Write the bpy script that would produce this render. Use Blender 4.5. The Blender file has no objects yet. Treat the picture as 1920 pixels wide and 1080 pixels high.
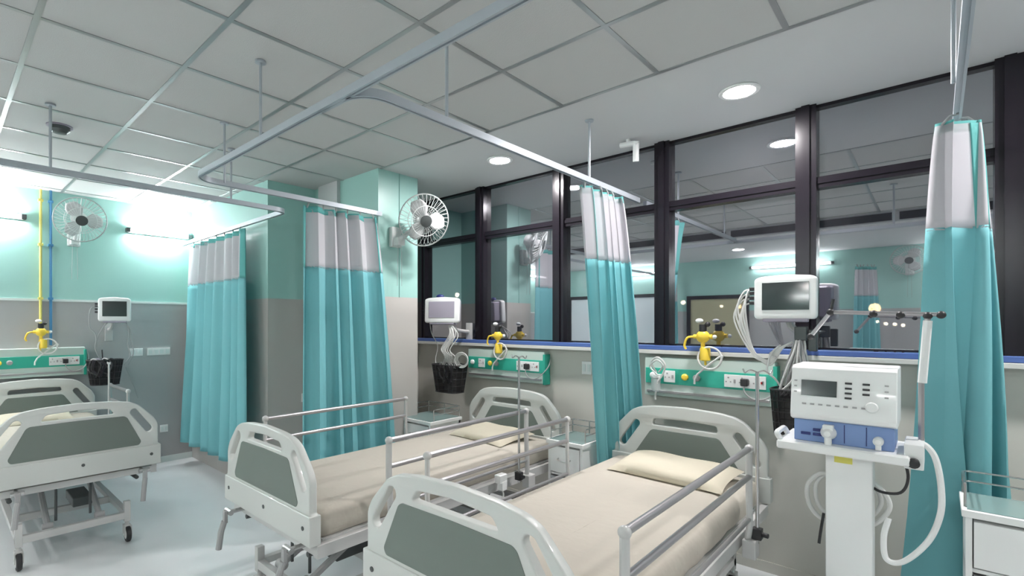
import bpy, bmesh, math, random
from mathutils import Vector, Matrix, Euler
random.seed(7)
PI = math.pi
sc = bpy.context.scene
COL = sc.collection

# ------------------------------------------------------------------ camera, world, exposure
cam_d = bpy.data.cameras.new('camera')
cam = bpy.data.objects.new('camera', cam_d); COL.objects.link(cam)
cam.location = (0, 0, 1.65)
cam.rotation_euler = (PI/2, 0, 0.7587)
cam_d.sensor_width = 36.0
cam_d.lens = 938.5/1920*36.0
cam_d.shift_x = (960-865.5)/1920
cam_d.shift_y = (605.5-540)/1920
cam_d.clip_start = 0.05; cam_d.clip_end = 300
sc.camera = cam
world = bpy.data.worlds.new('world'); sc.world = world
world.use_nodes = True
bgn = world.node_tree.nodes['Background']
bgn.inputs[0].default_value = (0.02, 0.035, 0.06, 1)
bgn.inputs[1].default_value = 1.0
sc.view_settings.view_transform = 'Standard'
sc.view_settings.look = 'None'
sc.view_settings.gamma = 1.0
sc.view_settings.exposure = 1.95
sc.view_settings.use_curve_mapping = False
sc.cycles.use_denoising = True
sc.cycles.max_bounces = 10
sc.cycles.diffuse_bounces = 5
sc.cycles.sample_clamp_indirect = 6.0
TUBE_L = 80.0        # the two tubes on the left wall
TUBE_W = 26.0        # emission of the wall tube lights
DOWN_W = 170.0       # round lamps in the border by the windows
DOWN_B = 85.0        # unseen fill lamps added behind the camera

# ------------------------------------------------------------------ room numbers (metres)
CZ = 3.013           # ceiling height
WY = 3.80            # window wall, room face
LX = -6.65           # left wall, room face
BY = -2.90           # wall behind the camera
RX = 2.60            # right wall
SILL = 1.45
PAINT = 1.885        # where grey paint meets green paint
SOF = 2.716          # where the tile ceiling meets the plain border
SOF_N = SOF

# ------------------------------------------------------------------ materials
def new_mat(name):
    m = bpy.data.materials.new(name); m.use_nodes = True
    nt = m.node_tree
    return m, nt, nt.nodes['Principled BSDF']
def mat(name, col, rough=0.5, metal=0.0, bump=0.0, bscale=60, var=0.0, vscale=4, spec=0.5, coat=0.0, emit=None, es=1.0):
    m, nt, b = new_mat(name)
    b.inputs['Base Color'].default_value = (*col, 1)
    b.inputs['Roughness'].default_value = rough
    b.inputs['Metallic'].default_value = metal
    b.inputs['Specular IOR Level'].default_value = spec
    if coat: b.inputs['Coat Weight'].default_value = coat
    tc = nt.nodes.new('ShaderNodeTexCoord')
    if var:
        n = nt.nodes.new('ShaderNodeTexNoise'); n.inputs['Scale'].default_value = vscale; n.inputs['Detail'].default_value = 4
        nt.links.new(tc.outputs['Object'], n.inputs['Vector'])
        mr = nt.nodes.new('ShaderNodeMapRange'); mr.inputs['To Min'].default_value = 1-var; mr.inputs['To Max'].default_value = 1+var
        nt.links.new(n.outputs['Fac'], mr.inputs['Value'])
        vm = nt.nodes.new('ShaderNodeVectorMath'); vm.operation = 'SCALE'; vm.inputs[0].default_value = col
        nt.links.new(mr.outputs['Result'], vm.inputs['Scale'])
        nt.links.new(vm.outputs['Vector'], b.inputs['Base Color'])
    if bump:
        n2 = nt.nodes.new('ShaderNodeTexNoise'); n2.inputs['Scale'].default_value = bscale; n2.inputs['Detail'].default_value = 3
        nt.links.new(tc.outputs['Object'], n2.inputs['Vector'])
        bp = nt.nodes.new('ShaderNodeBump'); bp.inputs['Strength'].default_value = bump; bp.inputs['Distance'].default_value = 0.01
        nt.links.new(n2.outputs['Fac'], bp.inputs['Height']); nt.links.new(bp.outputs['Normal'], b.inputs['Normal'])
    if emit:
        b.inputs['Emission Color'].default_value = (*emit, 1); b.inputs['Emission Strength'].default_value = es
    return m
def emit_mat(name, col, s):
    m = bpy.data.materials.new(name); m.use_nodes = True; nt = m.node_tree; nt.nodes.clear()
    e = nt.nodes.new('ShaderNodeEmission'); e.inputs[0].default_value = (*col, 1); e.inputs[1].default_value = s
    o = nt.nodes.new('ShaderNodeOutputMaterial'); nt.links.new(e.outputs[0], o.inputs[0]); return m
def two_tone(name, upper, lower, zsplit, rough=0.35):
    m, nt, b = new_mat(name)
    g = nt.nodes.new('ShaderNodeNewGeometry'); s = nt.nodes.new('ShaderNodeSeparateXYZ')
    nt.links.new(g.outputs['Position'], s.inputs[0])
    gt = nt.nodes.new('ShaderNodeMath'); gt.operation = 'GREATER_THAN'; gt.inputs[1].default_value = zsplit
    nt.links.new(s.outputs['Z'], gt.inputs[0])
    mx = nt.nodes.new('ShaderNodeMix'); mx.data_type = 'RGBA'
    nt.links.new(gt.outputs[0], mx.inputs['Factor'])
    mx.inputs['A'].default_value = (*lower, 1); mx.inputs['B'].default_value = (*upper, 1)
    nt.links.new(mx.outputs['Result'], b.inputs['Base Color'])
    b.inputs['Roughness'].default_value = rough
    n = nt.nodes.new('ShaderNodeTexNoise'); n.inputs['Scale'].default_value = 30
    bp = nt.nodes.new('ShaderNodeBump'); bp.inputs['Strength'].default_value = 0.04
    nt.links.new(g.outputs['Position'], n.inputs['Vector']); nt.links.new(n.outputs['Fac'], bp.inputs['Height'])
    nt.links.new(bp.outputs['Normal'], b.inputs['Normal'])
    return m
TEAL_W = (0.34, 0.58, 0.53); GREY_W = (0.46, 0.47, 0.43)
M = {}
M['wall'] = two_tone('wall_paint', TEAL_W, (0.42, 0.42, 0.42), PAINT)
M['pillar'] = two_tone('column_paint', TEAL_W, (0.50, 0.48, 0.45), PAINT)
M['dado'] = mat('window_wall_paint', (0.55, 0.54, 0.49), 0.5, var=0.04, bump=0.05, bscale=20)
M['tile'] = mat('ceiling_tile', (0.53, 0.535, 0.525), 0.85, bump=0.12, bscale=180, var=0.03, vscale=1.2)
M['grid'] = mat('ceiling_grid_bar', (0.40, 0.42, 0.42), 0.28, metal=0.55)
M['soffit'] = mat('ceiling_border_plaster', (0.60, 0.61, 0.61), 0.8, var=0.02, vscale=1)
M['trimw'] = mat('white_trim', (0.72, 0.78, 0.76), 0.4)
M['floor'] = mat('floor_vinyl', (0.74, 0.76, 0.77), 0.30, var=0.07, vscale=1.6, bump=0.03, bscale=8)
M['black'] = mat('black_frame', (0.010, 0.008, 0.012), 0.24, spec=0.35)
M['dark'] = mat('dark_plastic', (0.02, 0.02, 0.022), 0.45)
M['dgrey'] = mat('dark_grey_metal', (0.09, 0.10, 0.10), 0.4, metal=0.5)
M['blue_sill'] = mat('blue_sill', (0.07, 0.13, 0.36), 0.35)
M['sillw'] = mat('pale_stone_sill', (0.60, 0.60, 0.57), 0.4, var=0.05)
M['white'] = mat('white_plastic', (0.82, 0.83, 0.82), 0.35, coat=0.15)
M['bedp'] = mat('bed_plastic', (0.57, 0.585, 0.56), 0.38, coat=0.2)
M['bedg'] = mat('grey_green_laminate', (0.15, 0.18, 0.16), 0.45, var=0.04, vscale=3)
M['bedm'] = mat('white_enamel_steel', (0.52, 0.52, 0.51), 0.35)
M['alu'] = mat('aluminium', (0.42, 0.41, 0.42), 0.32, metal=0.75)
M['steel'] = mat('brushed_steel', (0.55, 0.55, 0.55), 0.25, metal=0.9)
M['track'] = mat('track_aluminium', (0.44, 0.48, 0.52), 0.45, metal=0.35)
M['sheet'] = mat('cream_sheet', (0.46, 0.425, 0.365), 0.9, bump=0.65, bscale=9, var=0.03, vscale=2)
M['pillow'] = mat('cream_pillowcase', (0.55, 0.505, 0.40), 0.9, bump=0.3, bscale=14)
M['green'] = mat('green_panel', (0.03, 0.40, 0.29), 0.4)
M['hgreen'] = mat('pale_green_housing', (0.52, 0.62, 0.57), 0.4)
M['yellow'] = mat('yellow_plastic', (0.85, 0.60, 0.06), 0.35)
M['ypipe'] = mat('yellow_pipe', (0.70, 0.62, 0.16), 0.4)
M['bpipe'] = mat('blue_pipe', (0.05, 0.20, 0.38), 0.4)
M['mgrey'] = mat('monitor_back_grey', (0.36, 0.33, 0.40), 0.4)
M['screen'] = mat('dark_screen', (0.035, 0.045, 0.045), 0.12, spec=0.8)
M['vblue'] = mat('ventilator_blue', (0.20, 0.30, 0.55), 0.4)
M['red'] = mat('red_plastic', (0.6, 0.04, 0.04), 0.4)
M['navy'] = mat('navy_plastic', (0.02, 0.03, 0.15), 0.4)
M['cable_w'] = mat('pale_cable', (0.66, 0.66, 0.64), 0.5)
M['cable_g'] = mat('grey_cable', (0.36, 0.36, 0.36), 0.5)
M['locker_g'] = mat('locker_grey_panel', (0.42, 0.43, 0.45), 0.45)
M['ltop'] = mat('locker_grey_green_top', (0.20, 0.30, 0.29), 0.2)
M['door_b'] = mat('beige_door', (0.40, 0.38, 0.24), 0.4)
M['door_w'] = mat('white_door', (0.72, 0.78, 0.80), 0.3)
M['slot'] = mat('dark_vent_slot', (0.012, 0.014, 0.016), 0.5)
M['tube'] = emit_mat('tube_light_glow', (1.0, 0.96, 0.97), TUBE_W)
M['tube_l'] = emit_mat('bright_tube_light_glow', (0.97, 0.97, 1.0), TUBE_L)
M['lamp'] = emit_mat('round_lamp_glow', (1.0, 0.955, 0.96), DOWN_W)
M['lamp_b'] = emit_mat('fill_lamp_glow', (1.0, 0.95, 0.93), DOWN_B)
M['street'] = emit_mat('sodium_glow', (1.0, 0.62, 0.25), 30)
M['street_w'] = emit_mat('pale_lamp_glow', (1.0, 0.86, 0.55), 30)
M['asphalt'] = mat('asphalt', (0.03, 0.03, 0.03), 0.9, var=0.2)
M['sticker'] = mat('yellow_sticker', (0.75, 0.70, 0.15), 0.5)
M['fan_blade'] = mat('fan_blade_grey', (0.52, 0.53, 0.53), 0.35)
M['fanw'] = mat('fan_white', (0.66, 0.69, 0.68), 0.4)

# fabric with a little light passing through
def cloth(name, col, trans=0.35):
    m, nt, b = new_mat(name)
    b.inputs['Base Color'].default_value = (*col, 1); b.inputs['Roughness'].default_value = 0.75
    b.inputs['Specular IOR Level'].default_value = 0.25
    t = nt.nodes.new('ShaderNodeBsdfTranslucent'); t.inputs[0].default_value = (*col, 1)
    mx = nt.nodes.new('ShaderNodeMixShader'); mx.inputs[0].default_value = trans
    o = nt.nodes['Material Output']
    tc = nt.nodes.new('ShaderNodeTexCoord'); n = nt.nodes.new('ShaderNodeTexNoise'); n.inputs['Scale'].default_value = 7; n.inputs['Detail'].default_value = 5
    bp = nt.nodes.new('ShaderNodeBump'); bp.inputs['Strength'].default_value = 0.15; bp.inputs['Distance'].default_value = 0.02
    nt.links.new(tc.outputs['Object'], n.inputs['Vector']); nt.links.new(n.outputs['Fac'], bp.inputs['Height']); nt.links.new(bp.outputs['Normal'], b.inputs['Normal'])
    nt.links.new(b.outputs[0], mx.inputs[1]); nt.links.new(t.outputs[0], mx.inputs[2]); nt.links.new(mx.outputs[0], o.inputs[0])
    return m
M['teal'] = cloth('teal_curtain_cloth', (0.25, 0.60, 0.64), 0.25)
M['tealband'] = cloth('curtain_band_cloth', (0.16, 0.52, 0.50), 0.2)
def net(name, col, hole):
    m, nt, b = new_mat(name)
    b.inputs['Base Color'].default_value = (*col, 1); b.inputs['Roughness'].default_value = 0.8
    t = nt.nodes.new('ShaderNodeBsdfTranslucent'); t.inputs[0].default_value = (*col, 1)
    m1 = nt.nodes.new('ShaderNodeMixShader'); m1.inputs[0].default_value = 0.35
    tr = nt.nodes.new('ShaderNodeBsdfTransparent')
    m2 = nt.nodes.new('ShaderNodeMixShader'); m2.inputs[0].default_value = hole
    o = nt.nodes['Material Output']
    nt.links.new(b.outputs[0], m1.inputs[1]); nt.links.new(t.outputs[0], m1.inputs[2])
    nt.links.new(m1.outputs[0], m2.inputs[1]); nt.links.new(tr.outputs[0], m2.inputs[2]); nt.links.new(m2.outputs[0], o.inputs[0])
    return m
M['net'] = net('white_net', (0.72, 0.71, 0.74), 0.12)
M['mesh_black'] = net('black_wire_mesh', (0.012, 0.011, 0.014), 0.22)
M['clear'] = net('clear_plastic', (0.75, 0.78, 0.78), 0.45)
# night glass: dark outside, strong room reflection
def glass():
    m = bpy.data.materials.new('night_window_glass'); m.use_nodes = True; nt = m.node_tree; nt.nodes.clear()
    g = nt.nodes.new('ShaderNodeBsdfGlossy'); g.inputs['Color'].default_value = (0.62, 0.63, 0.66, 1); g.inputs['Roughness'].default_value = 0.012
    t = nt.nodes.new('ShaderNodeBsdfTransparent'); t.inputs['Color'].default_value = (0.5, 0.5, 0.52, 1)
    d = nt.nodes.new('ShaderNodeBsdfDiffuse'); d.inputs['Color'].default_value = (0.16, 0.16, 0.18, 1)
    a = nt.nodes.new('ShaderNodeMixShader'); a.inputs[0].default_value = 0.25
    ge = nt.nodes.new('ShaderNodeNewGeometry'); nz = nt.nodes.new('ShaderNodeTexNoise'); nz.inputs['Scale'].default_value = 2.2; nz.inputs['Detail'].default_value = 6
    mr = nt.nodes.new('ShaderNodeMapRange'); mr.inputs['From Min'].default_value = .35; mr.inputs['From Max'].default_value = .7; mr.inputs['To Min'].default_value = .12; mr.inputs['To Max'].default_value = .45
    nt.links.new(ge.outputs['Position'], nz.inputs['Vector']); nt.links.new(nz.outputs['Fac'], mr.inputs['Value']); nt.links.new(mr.outputs['Result'], a.inputs[0])
    mx = nt.nodes.new('ShaderNodeMixShader'); mx.inputs[0].default_value = 0.72
    o = nt.nodes.new('ShaderNodeOutputMaterial')
    nt.links.new(t.outputs[0], a.inputs[1]); nt.links.new(d.outputs[0], a.inputs[2])
    nt.links.new(a.outputs[0], mx.inputs[1]); nt.links.new(g.outputs[0], mx.inputs[2]); nt.links.new(mx.outputs[0], o.inputs[0])
    return m
M['glass'] = glass()

# ------------------------------------------------------------------ mesh helpers
def add_box(bm, x0, x1, y0, y1, z0, z1, mtx=None, bev=0.0):
    tmp = bmesh.new()
    bmesh.ops.create_cube(tmp, size=1)
    bmesh.ops.scale(tmp, vec=(abs(x1-x0), abs(y1-y0), abs(z1-z0)), verts=tmp.verts)
    bmesh.ops.translate(tmp, vec=((x0+x1)/2, (y0+y1)/2, (z0+z1)/2), verts=tmp.verts)
    if bev: bmesh.ops.bevel(tmp, geom=list(tmp.edges), offset=bev, segments=3, profile=0.7, affect='EDGES')
    if mtx: bmesh.ops.transform(tmp, matrix=mtx, verts=tmp.verts)
    merge(bm, tmp)
def merge(bm, tmp):
    mp = {}
    for v in tmp.verts: mp[v] = bm.verts.new(v.co)
    for f in tmp.faces:
        try: bm.faces.new([mp[v] for v in f.verts])
        except ValueError: pass
    tmp.free()
def add_cyl(bm, a, b, r, n=14, r2=None):
    a = Vector(a); b = Vector(b); d = b-a
    if r2 is None: r2 = r
    q = d.to_track_quat('Z', 'Y').to_matrix()
    ra = []; rb = []
    for i in range(n):
        t = 2*PI*i/n; u = q @ Vector((math.cos(t), math.sin(t), 0))
        ra.append(bm.verts.new(a+u*r)); rb.append(bm.verts.new(b+u*r2))
    for i in range(n):
        j = (i+1) % n; bm.faces.new((ra[i], ra[j], rb[j], rb[i]))
    bm.faces.new(ra[::-1]); bm.faces.new(rb)
def smooth_path(pts, sub=6, closed=False):
    P = [Vector(p) for p in pts]; n = len(P); out = []
    if n < 3: return P
    rng = n if closed else n-1
    for i in range(rng):
        p1 = P[i]; p2 = P[(i+1) % n]
        p0 = P[i-1] if (i > 0 or closed) else p1*2-p2
        p3 = P[(i+2) % n] if (i+2 < n or closed) else p2*2-p1
        for k in range(sub):
            t = k/sub
            out.append(0.5*((2*p1)+(p2-p0)*t+(2*p0-5*p1+4*p2-p3)*t*t+(3*p1-p0-3*p2+p3)*t**3))
    if not closed: out.append(P[-1])
    return out
def round_corners(pts, r, seg=6):
    P = [Vector(p) for p in pts]; out = [P[0]]
    for i in range(1, len(P)-1):
        a = (P[i-1]-P[i]); b = (P[i+1]-P[i])
        rr = min(r, a.length*0.49, b.length*0.49)
        p0 = P[i]+a.normalized()*rr; p2 = P[i]+b.normalized()*rr
        for k in range(seg+1):
            t = k/seg; out.append(p0*(1-t)**2+P[i]*2*t*(1-t)+p2*t*t)
    out.append(P[-1]); return out
def add_tube(bm, pts, r, n=8, closed=False, flat=1.0):
    P = [Vector(p) for p in pts]; m = len(P)
    rings = []
    up = Vector((0, 0, 1)); prev = None
    for i in range(m):
        if closed: d = P[(i+1) % m]-P[i-1]
        else: d = P[min(i+1, m-1)]-P[max(i-1, 0)]
        if d.length < 1e-9: d = Vector((0, 0, 1))
        d.normalize()
        if prev is None:
            s = d.cross(up)
            if s.length < 1e-3: s = d.cross(Vector((1, 0, 0)))
        else:
            s = prev-d*prev.dot(d)
            if s.length < 1e-4: s = d.cross(up)
        s.normalize(); prev = s; t = d.cross(s)
        rings.append([bm.verts.new(P[i]+s*math.cos(2*PI*k/n)*r+t*math.sin(2*PI*k/n)*r*flat) for k in range(n)])
    for i in range(m if closed else m-1):
        a = rings[i]; b = rings[(i+1) % m]
        for k in range(n):
            l = (k+1) % n; bm.faces.new((a[k], a[l], b[l], b[k]))
    if not closed:
        bm.faces.new(rings[0][::-1]); bm.faces.new(rings[-1])
def add_sphere(bm, c, r, sx=1, sy=1, sz=1, u=16, v=10):
    tmp = bmesh.new(); bmesh.ops.create_uvsphere(tmp, u_segments=u, v_segments=v, radius=r)
    bmesh.ops.scale(tmp, vec=(sx, sy, sz), verts=tmp.verts); bmesh.ops.translate(tmp, vec=c, verts=tmp.verts)
    merge(bm, tmp)
def add_lathe(bm, prof, n=20, mtx=None):
    rings = []
    for r, z in prof:
        ring = []
        for i in range(n):
            t = 2*PI*i/n; v = Vector((r*math.cos(t), r*math.sin(t), z))
            if mtx: v = mtx @ v
            ring.append(bm.verts.new(v))
        rings.append(ring)
    for a, b in zip(rings, rings[1:]):
        for i in range(n):
            j = (i+1) % n; bm.faces.new((a[i], a[j], b[j], b[i]))
    bm.faces.new(rings[0][::-1]); bm.faces.new(rings[-1])
def obj(name, bm, m, parent=None, smooth=True, loc=None, rot=None, angle=35):
    me = bpy.data.meshes.new(name)
    bmesh.ops.recalc_face_normals(bm, faces=bm.faces)
    if smooth:
        for f in bm.faces: f.smooth = True
        lim = math.radians(angle)
        for e in bm.edges:
            if len(e.link_faces) == 2 and e.calc_face_angle(0) > lim: e.smooth = False
    bm.to_mesh(me); bm.free()
    me.materials.append(M[m] if isinstance(m, str) else m)
    o = bpy.data.objects.new(name, me); COL.objects.link(o)
    if parent: o.parent = parent
    if loc: o.location = loc
    if rot: o.rotation_euler = rot
    return o
def B(*boxes, bev=0.0):
    bm = bmesh.new()
    for b in boxes: add_box(bm, *b, bev=bev)
    return bm
def T(pts, r, n=8, **k):
    bm = bmesh.new(); add_tube(bm, pts, r, n, **k); return bm
def struct(name, bm, m, parent=None, smooth=False):
    o = obj(name, bm, m, parent, smooth)
    if not parent: o['kind'] = 'structure'
    return o
def thing(name, label, cat, loc=(0, 0, 0), rotz=0, group=None):
    o = bpy.data.objects.new(name, None); COL.objects.link(o); o.empty_display_size = 0.1
    o.location = loc; o.rotation_euler = (0, 0, rotz); o['label'] = label; o['category'] = cat
    if group: o['group'] = group
    return o
def tag(o, label, cat, group=None):
    o['label'] = label; o['category'] = cat
    if group: o['group'] = group
    return o
def copy_tree(o, parent=None):
    c = o.copy(); COL.objects.link(c); c.parent = parent
    for ch in [x for x in COL.objects if x.parent == o]: copy_tree(ch, c)
    return c
def board(name, outline, holes, depth, bev, m, parent, y=0.0):
    """flat board in the XZ plane with holes, rounded edges, thickness along Y"""
    cu = bpy.data.curves.new('tmp', 'CURVE'); cu.dimensions = '2D'; cu.fill_mode = 'BOTH'
    cu.extrude = max(depth/2-bev, 0.0005); cu.bevel_depth = bev; cu.bevel_resolution = 2; cu.offset = -bev
    for ring in [outline]+holes:
        sp = cu.splines.new('POLY'); sp.points.add(len(ring)-1)
        for p, q in zip(sp.points, ring): p.co = (q[0], q[1], 0, 1)
        sp.use_cyclic_u = True
    t = bpy.data.objects.new('tmp', cu); COL.objects.link(t)
    dg = bpy.context.evaluated_depsgraph_get(); dg.update()
    me = bpy.data.meshes.new_from_object(t.evaluated_get(dg)); bpy.data.objects.remove(t); bpy.data.curves.remove(cu)
    bm = bmesh.new(); bm.from_mesh(me); bpy.data.meshes.remove(me)
    bmesh.ops.remove_doubles(bm, verts=bm.verts, dist=1e-5)
    bmesh.ops.rotate(bm, cent=(0, 0, 0), matrix=Matrix.Rotation(PI/2, 3, 'X'), verts=bm.verts)
    bmesh.ops.translate(bm, vec=(0, y, 0), verts=bm.verts)
    return obj(name, bm, m, parent, True, angle=40)
def rounded(poly, r, seg=5):
    P = [Vector((p[0], p[1])) for p in poly]; n = len(P); out = []
    for i in range(n):
        a = P[i-1]-P[i]; b = P[(i+1) % n]-P[i]; rr = min(r, a.length*.45, b.length*.45)
        p0 = P[i]+a.normalized()*rr; p2 = P[i]+b.normalized()*rr
        for k in range(seg+1):
            t = k/seg; q = p0*(1-t)**2+P[i]*2*t*(1-t)+p2*t*t; out.append((q.x, q.y))
    return out
def capsule(a, b, r, n=8):
    a = Vector(a); b = Vector(b); d = (b-a).normalized(); s = Vector((-d.y, d.x)); out = []
    for k in range(n+1):
        t = PI*k/n; q = b+s*math.cos(t)*r+d*math.sin(t)*r; out.append((q.x, q.y))
    for k in range(n+1):
        t = PI*k/n; q = a-s*math.cos(t)*r-d*math.sin(t)*r; out.append((q.x, q.y))
    return out

# ------------------------------------------------------------------ the room
struct('floor', B((LX-.2, RX+.2, BY-.2, WY+.25, -.1, 0)), 'floor')
ce = struct('ceiling', B((LX-.2, RX+.2, -0.37, SOF, CZ, CZ+.1)), 'tile')
bm = bmesh.new()
for k in range(-11, 6):
    x = -0.5025+.6*k
    if LX < x < RX: add_box(bm, x-.012, x+.012, -0.37, SOF, CZ-.004, CZ+.02)
for k in range(0, 6):
    y = SOF-.6*k; add_box(bm, LX, RX, y-.012, y+.012, CZ-.0045, CZ+.02)
struct('ceiling_grid', bm, 'grid', ce)
struct('plaster_border', B((LX-.2, RX+.2, SOF+.013, WY+.25, CZ, CZ+.1)), 'soffit', ce)
struct('lowered_ceiling', B((LX-.2, RX+.2, BY-.2, -0.37, CZ-.13, CZ+.1)), 'soffit', ce)
# long dark air slot on the step of the ceiling behind the camera
bm = bmesh.new()
for k in range(9):
    x = -5.9+k*0.93; add_box(bm, x, x+.86, -.372, -.362, CZ-.112, CZ-.018)
struct('air_slot', bm, 'slot', ce)
struct('wall_left', B((LX-.2, LX, BY-.2, WY+.2, 0, CZ+.1)), 'wall')
struct('wall_back', B((LX-.2, RX+.2, BY-.2, BY, 0, CZ+.1)), 'wall')
struct('wall_right', B((RX, RX+.2, BY-.2, WY+.2, 0, CZ+.1)), 'wall')
struct('wall_window', B((-4.28, RX+.2, WY, WY+.2, 0, SILL-.03)), 'dado')
struct('trim_1', B((LX, LX+.012, BY, 2.19, PAINT-.012, PAINT+.012)), 'trimw')
# two deep columns and the recess between them
struct('wall_column', B((LX, -4.62, 2.19, 2.70, 0, CZ)), 'pillar')
struct('wall_recess', B((LX, -3.56, 2.69, 3.15, 0, CZ)), 'pillar')
struct('wall_niche', B((LX, -4.28, 3.15, WY+.2, 0, CZ)), 'pillar')
struct('trim_2', B((-4.50, -4.16, 2.655, 2.69, 0, CZ)), 'soffit')
struct('trim_3', B((-3.56, -3.552, 2.925, 2.932, PAINT, CZ)), 'wall')
# sills
struct('trim_4', B((-4.28, RX, WY-.085, WY+.12, SILL-.03, SILL-.002), bev=.004), 'sillw')
struct('trim_5', B((-4.28, RX, WY-.075, WY-.03, SILL, SILL+.032), bev=.006), 'blue_sill')
# baseboard like dark line
struct('baseboard_left', B((LX, LX+.008, BY, 2.19, 0, .07)), 'trimw')
struct('baseboard_window', B((-3.56, RX, WY-.008, WY, 0, .07)), 'dado')
# windows: every bay is one window with frame and two panes
mx = [-4.20, -3.33, -2.41, -1.50, -0.595, 0.275, 1.16, 2.05, 2.6]
TRZ = 2.525
for i in range(8):
    a, b = mx[i], mx[i+1]
    root = bpy.data.objects.new('window_%d' % (i+1), None); COL.objects.link(root); root['kind'] = 'structure'
    bm = bmesh.new()
    w = .055
    add_box(bm, a-w if i else a-.08, a+w, WY-.03, WY+.12, SILL+.0, CZ)
    add_box(bm, a-.022, a+.022, WY-.045, WY-.03, SILL+.033, CZ)          # raised strip down the mullion
    if i == 7: add_box(bm, b-.05, b, WY-.02, WY+.10, SILL, CZ)
    add_box(bm, a+w, b-w, WY-.01, WY+.08, TRZ-.035, TRZ+.035)
    add_box(bm, a+w, b-w, WY-.018, WY-.01, TRZ-.008, TRZ+.02)
    add_box(bm, a+w, b-w, WY+.0, WY+.08, SILL+.035, SILL+.045)
    add_box(bm, a+w, b-w, WY+.0, WY+.08, CZ-.02, CZ)
    bmesh.ops.translate(bm, vec=(0, 0, 0), verts=bm.verts)
    fr = obj('window_frame', bm, 'black', root, False)
    obj('pane', B((a+w, b-w, WY+.03, WY+.036, TRZ+.035, CZ-.02)), 'glass', root, False)
    obj('pane', B((a+w, b-w, WY+.03, WY+.036, SILL+.045, TRZ-.035)), 'glass', root, False)
# doors on the wall behind the camera (seen mirrored in the panes)
def door(n, x0, x1, zt, m, leaf2=False):
    r = bpy.data.objects.new('door_%d' % n, None); COL.objects.link(r); r['kind'] = 'structure'
    obj('door_leaf', B((x0, x1, BY, BY+.03, 0, zt)), m, r, False)
    bm = B((x0-.07, x0, BY, BY+.06, 0, zt+.07), (x1, x1+.07, BY, BY+.06, 0, zt+.07), (x0, x1, BY, BY+.06, zt, zt+.07))
    if leaf2: add_box(bm, (x0+x1)/2-.05, (x0+x1)/2+.05, BY+.03, BY+.06, 0, zt)
    obj('door_frame', bm, 'black', r, False)
    obj('door_handle', T(round_corners([((x1-.12), BY+.03, 1.0), ((x1-.12), BY+.08, 1.0), (x1-.22, BY+.08, 1.0)], .02), .01), 'steel', r)
door(1, -3.6, -2.62, 2.12, 'door_b')
door(2, -6.35, -4.3, 2.2, 'door_w', True)

# ------------------------------------------------------------------ lights
def tube_light(loc, rotz, label, L=1.24, m='tube'):
    t = thing('tube_light', label, 'light', loc, rotz)        # local: length along X, wall behind at +Y 0
    obj('housing', B((-L/2, L/2, -.022, 0, -.028, .028), bev=.006), 'white', t)
    obj('glowing_tube', T([(-L/2+.04, -.042, 0), (L/2-.04, -.042, 0)], .014, 12), m, t)
    for s in (-1, 1): obj('end_cap', B((s*L/2-.02, s*L/2+.02, -.062, 0, -.022, .022), bev=.004), 'dgrey', t)
    return t
tube_light((LX, 1.83, 2.70), PI/2, 'glowing white tube light on the green wall right of the white wall fan', .64, 'tube_l')
tube_light((LX, 0.62-.62, 2.71), PI/2, 'glowing tube light on the green wall left of the yellow pipe, at the photo edge', m='tube_l')
tube_light((LX, -1.6, 2.71), PI/2, 'glowing tube light on the green side wall behind the camera')
tube_light((-4.9, BY, 2.70), PI, 'glowing tube light above the white double door on the wall behind the camera')
tube_light((0.55, BY, 2.68), PI, 'glowing tube light right of the hanging curtain on the wall behind the camera')
tube_light((-1.9, BY, 2.68), PI, 'glowing tube light beside the beige door on the wall behind the camera')
def downlight(x, y, z, label, grp=None, m='lamp'):
    t = thing('ceiling_downlight', label, 'light', (x, y, z), 0, grp)
    bm = bmesh.new(); add_lathe(bm, [(.075, .0), (.105, .0), (.11, -.006), (.105, -.012), (.085, -.012), (.075, -.004)], 32)
    obj('trim_ring', bm, 'white', t)
    bm = bmesh.new(); add_lathe(bm, [(.083, -.001), (.083, -.008), (.05, -.012), (.01, -.013)], 32)
    obj('glowing_lens', bm, m, t)
downlight(-.838, 3.25, CZ, 'bright round ceiling downlight nearest the right edge, in the plain ceiling border')
downlight(-2.641, 3.25, CZ, 'bright round ceiling downlight behind the white curtain track, nearer the fan on the column')
downlight(0.965, 3.25, CZ, 'added round ceiling downlight out of view to the right, in the plain border')  # extra lamp continuing the row, added out of view for more light
for x, y, z, s in ((-2.4, -1.6, CZ-.13, 'between the doors'), (-5.0, -1.6, CZ-.13, 'before the white double door'), (0.2, -1.6, CZ-.13, 'before the wall tube'), (1.6, .9, CZ, 'right of the camera among the tiles')):
    downlight(x, y, z, 'added unseen fill downlight behind the camera, '+s, m='lamp_b')  # added lamps, never in view: fill light from the back half of the room

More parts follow.
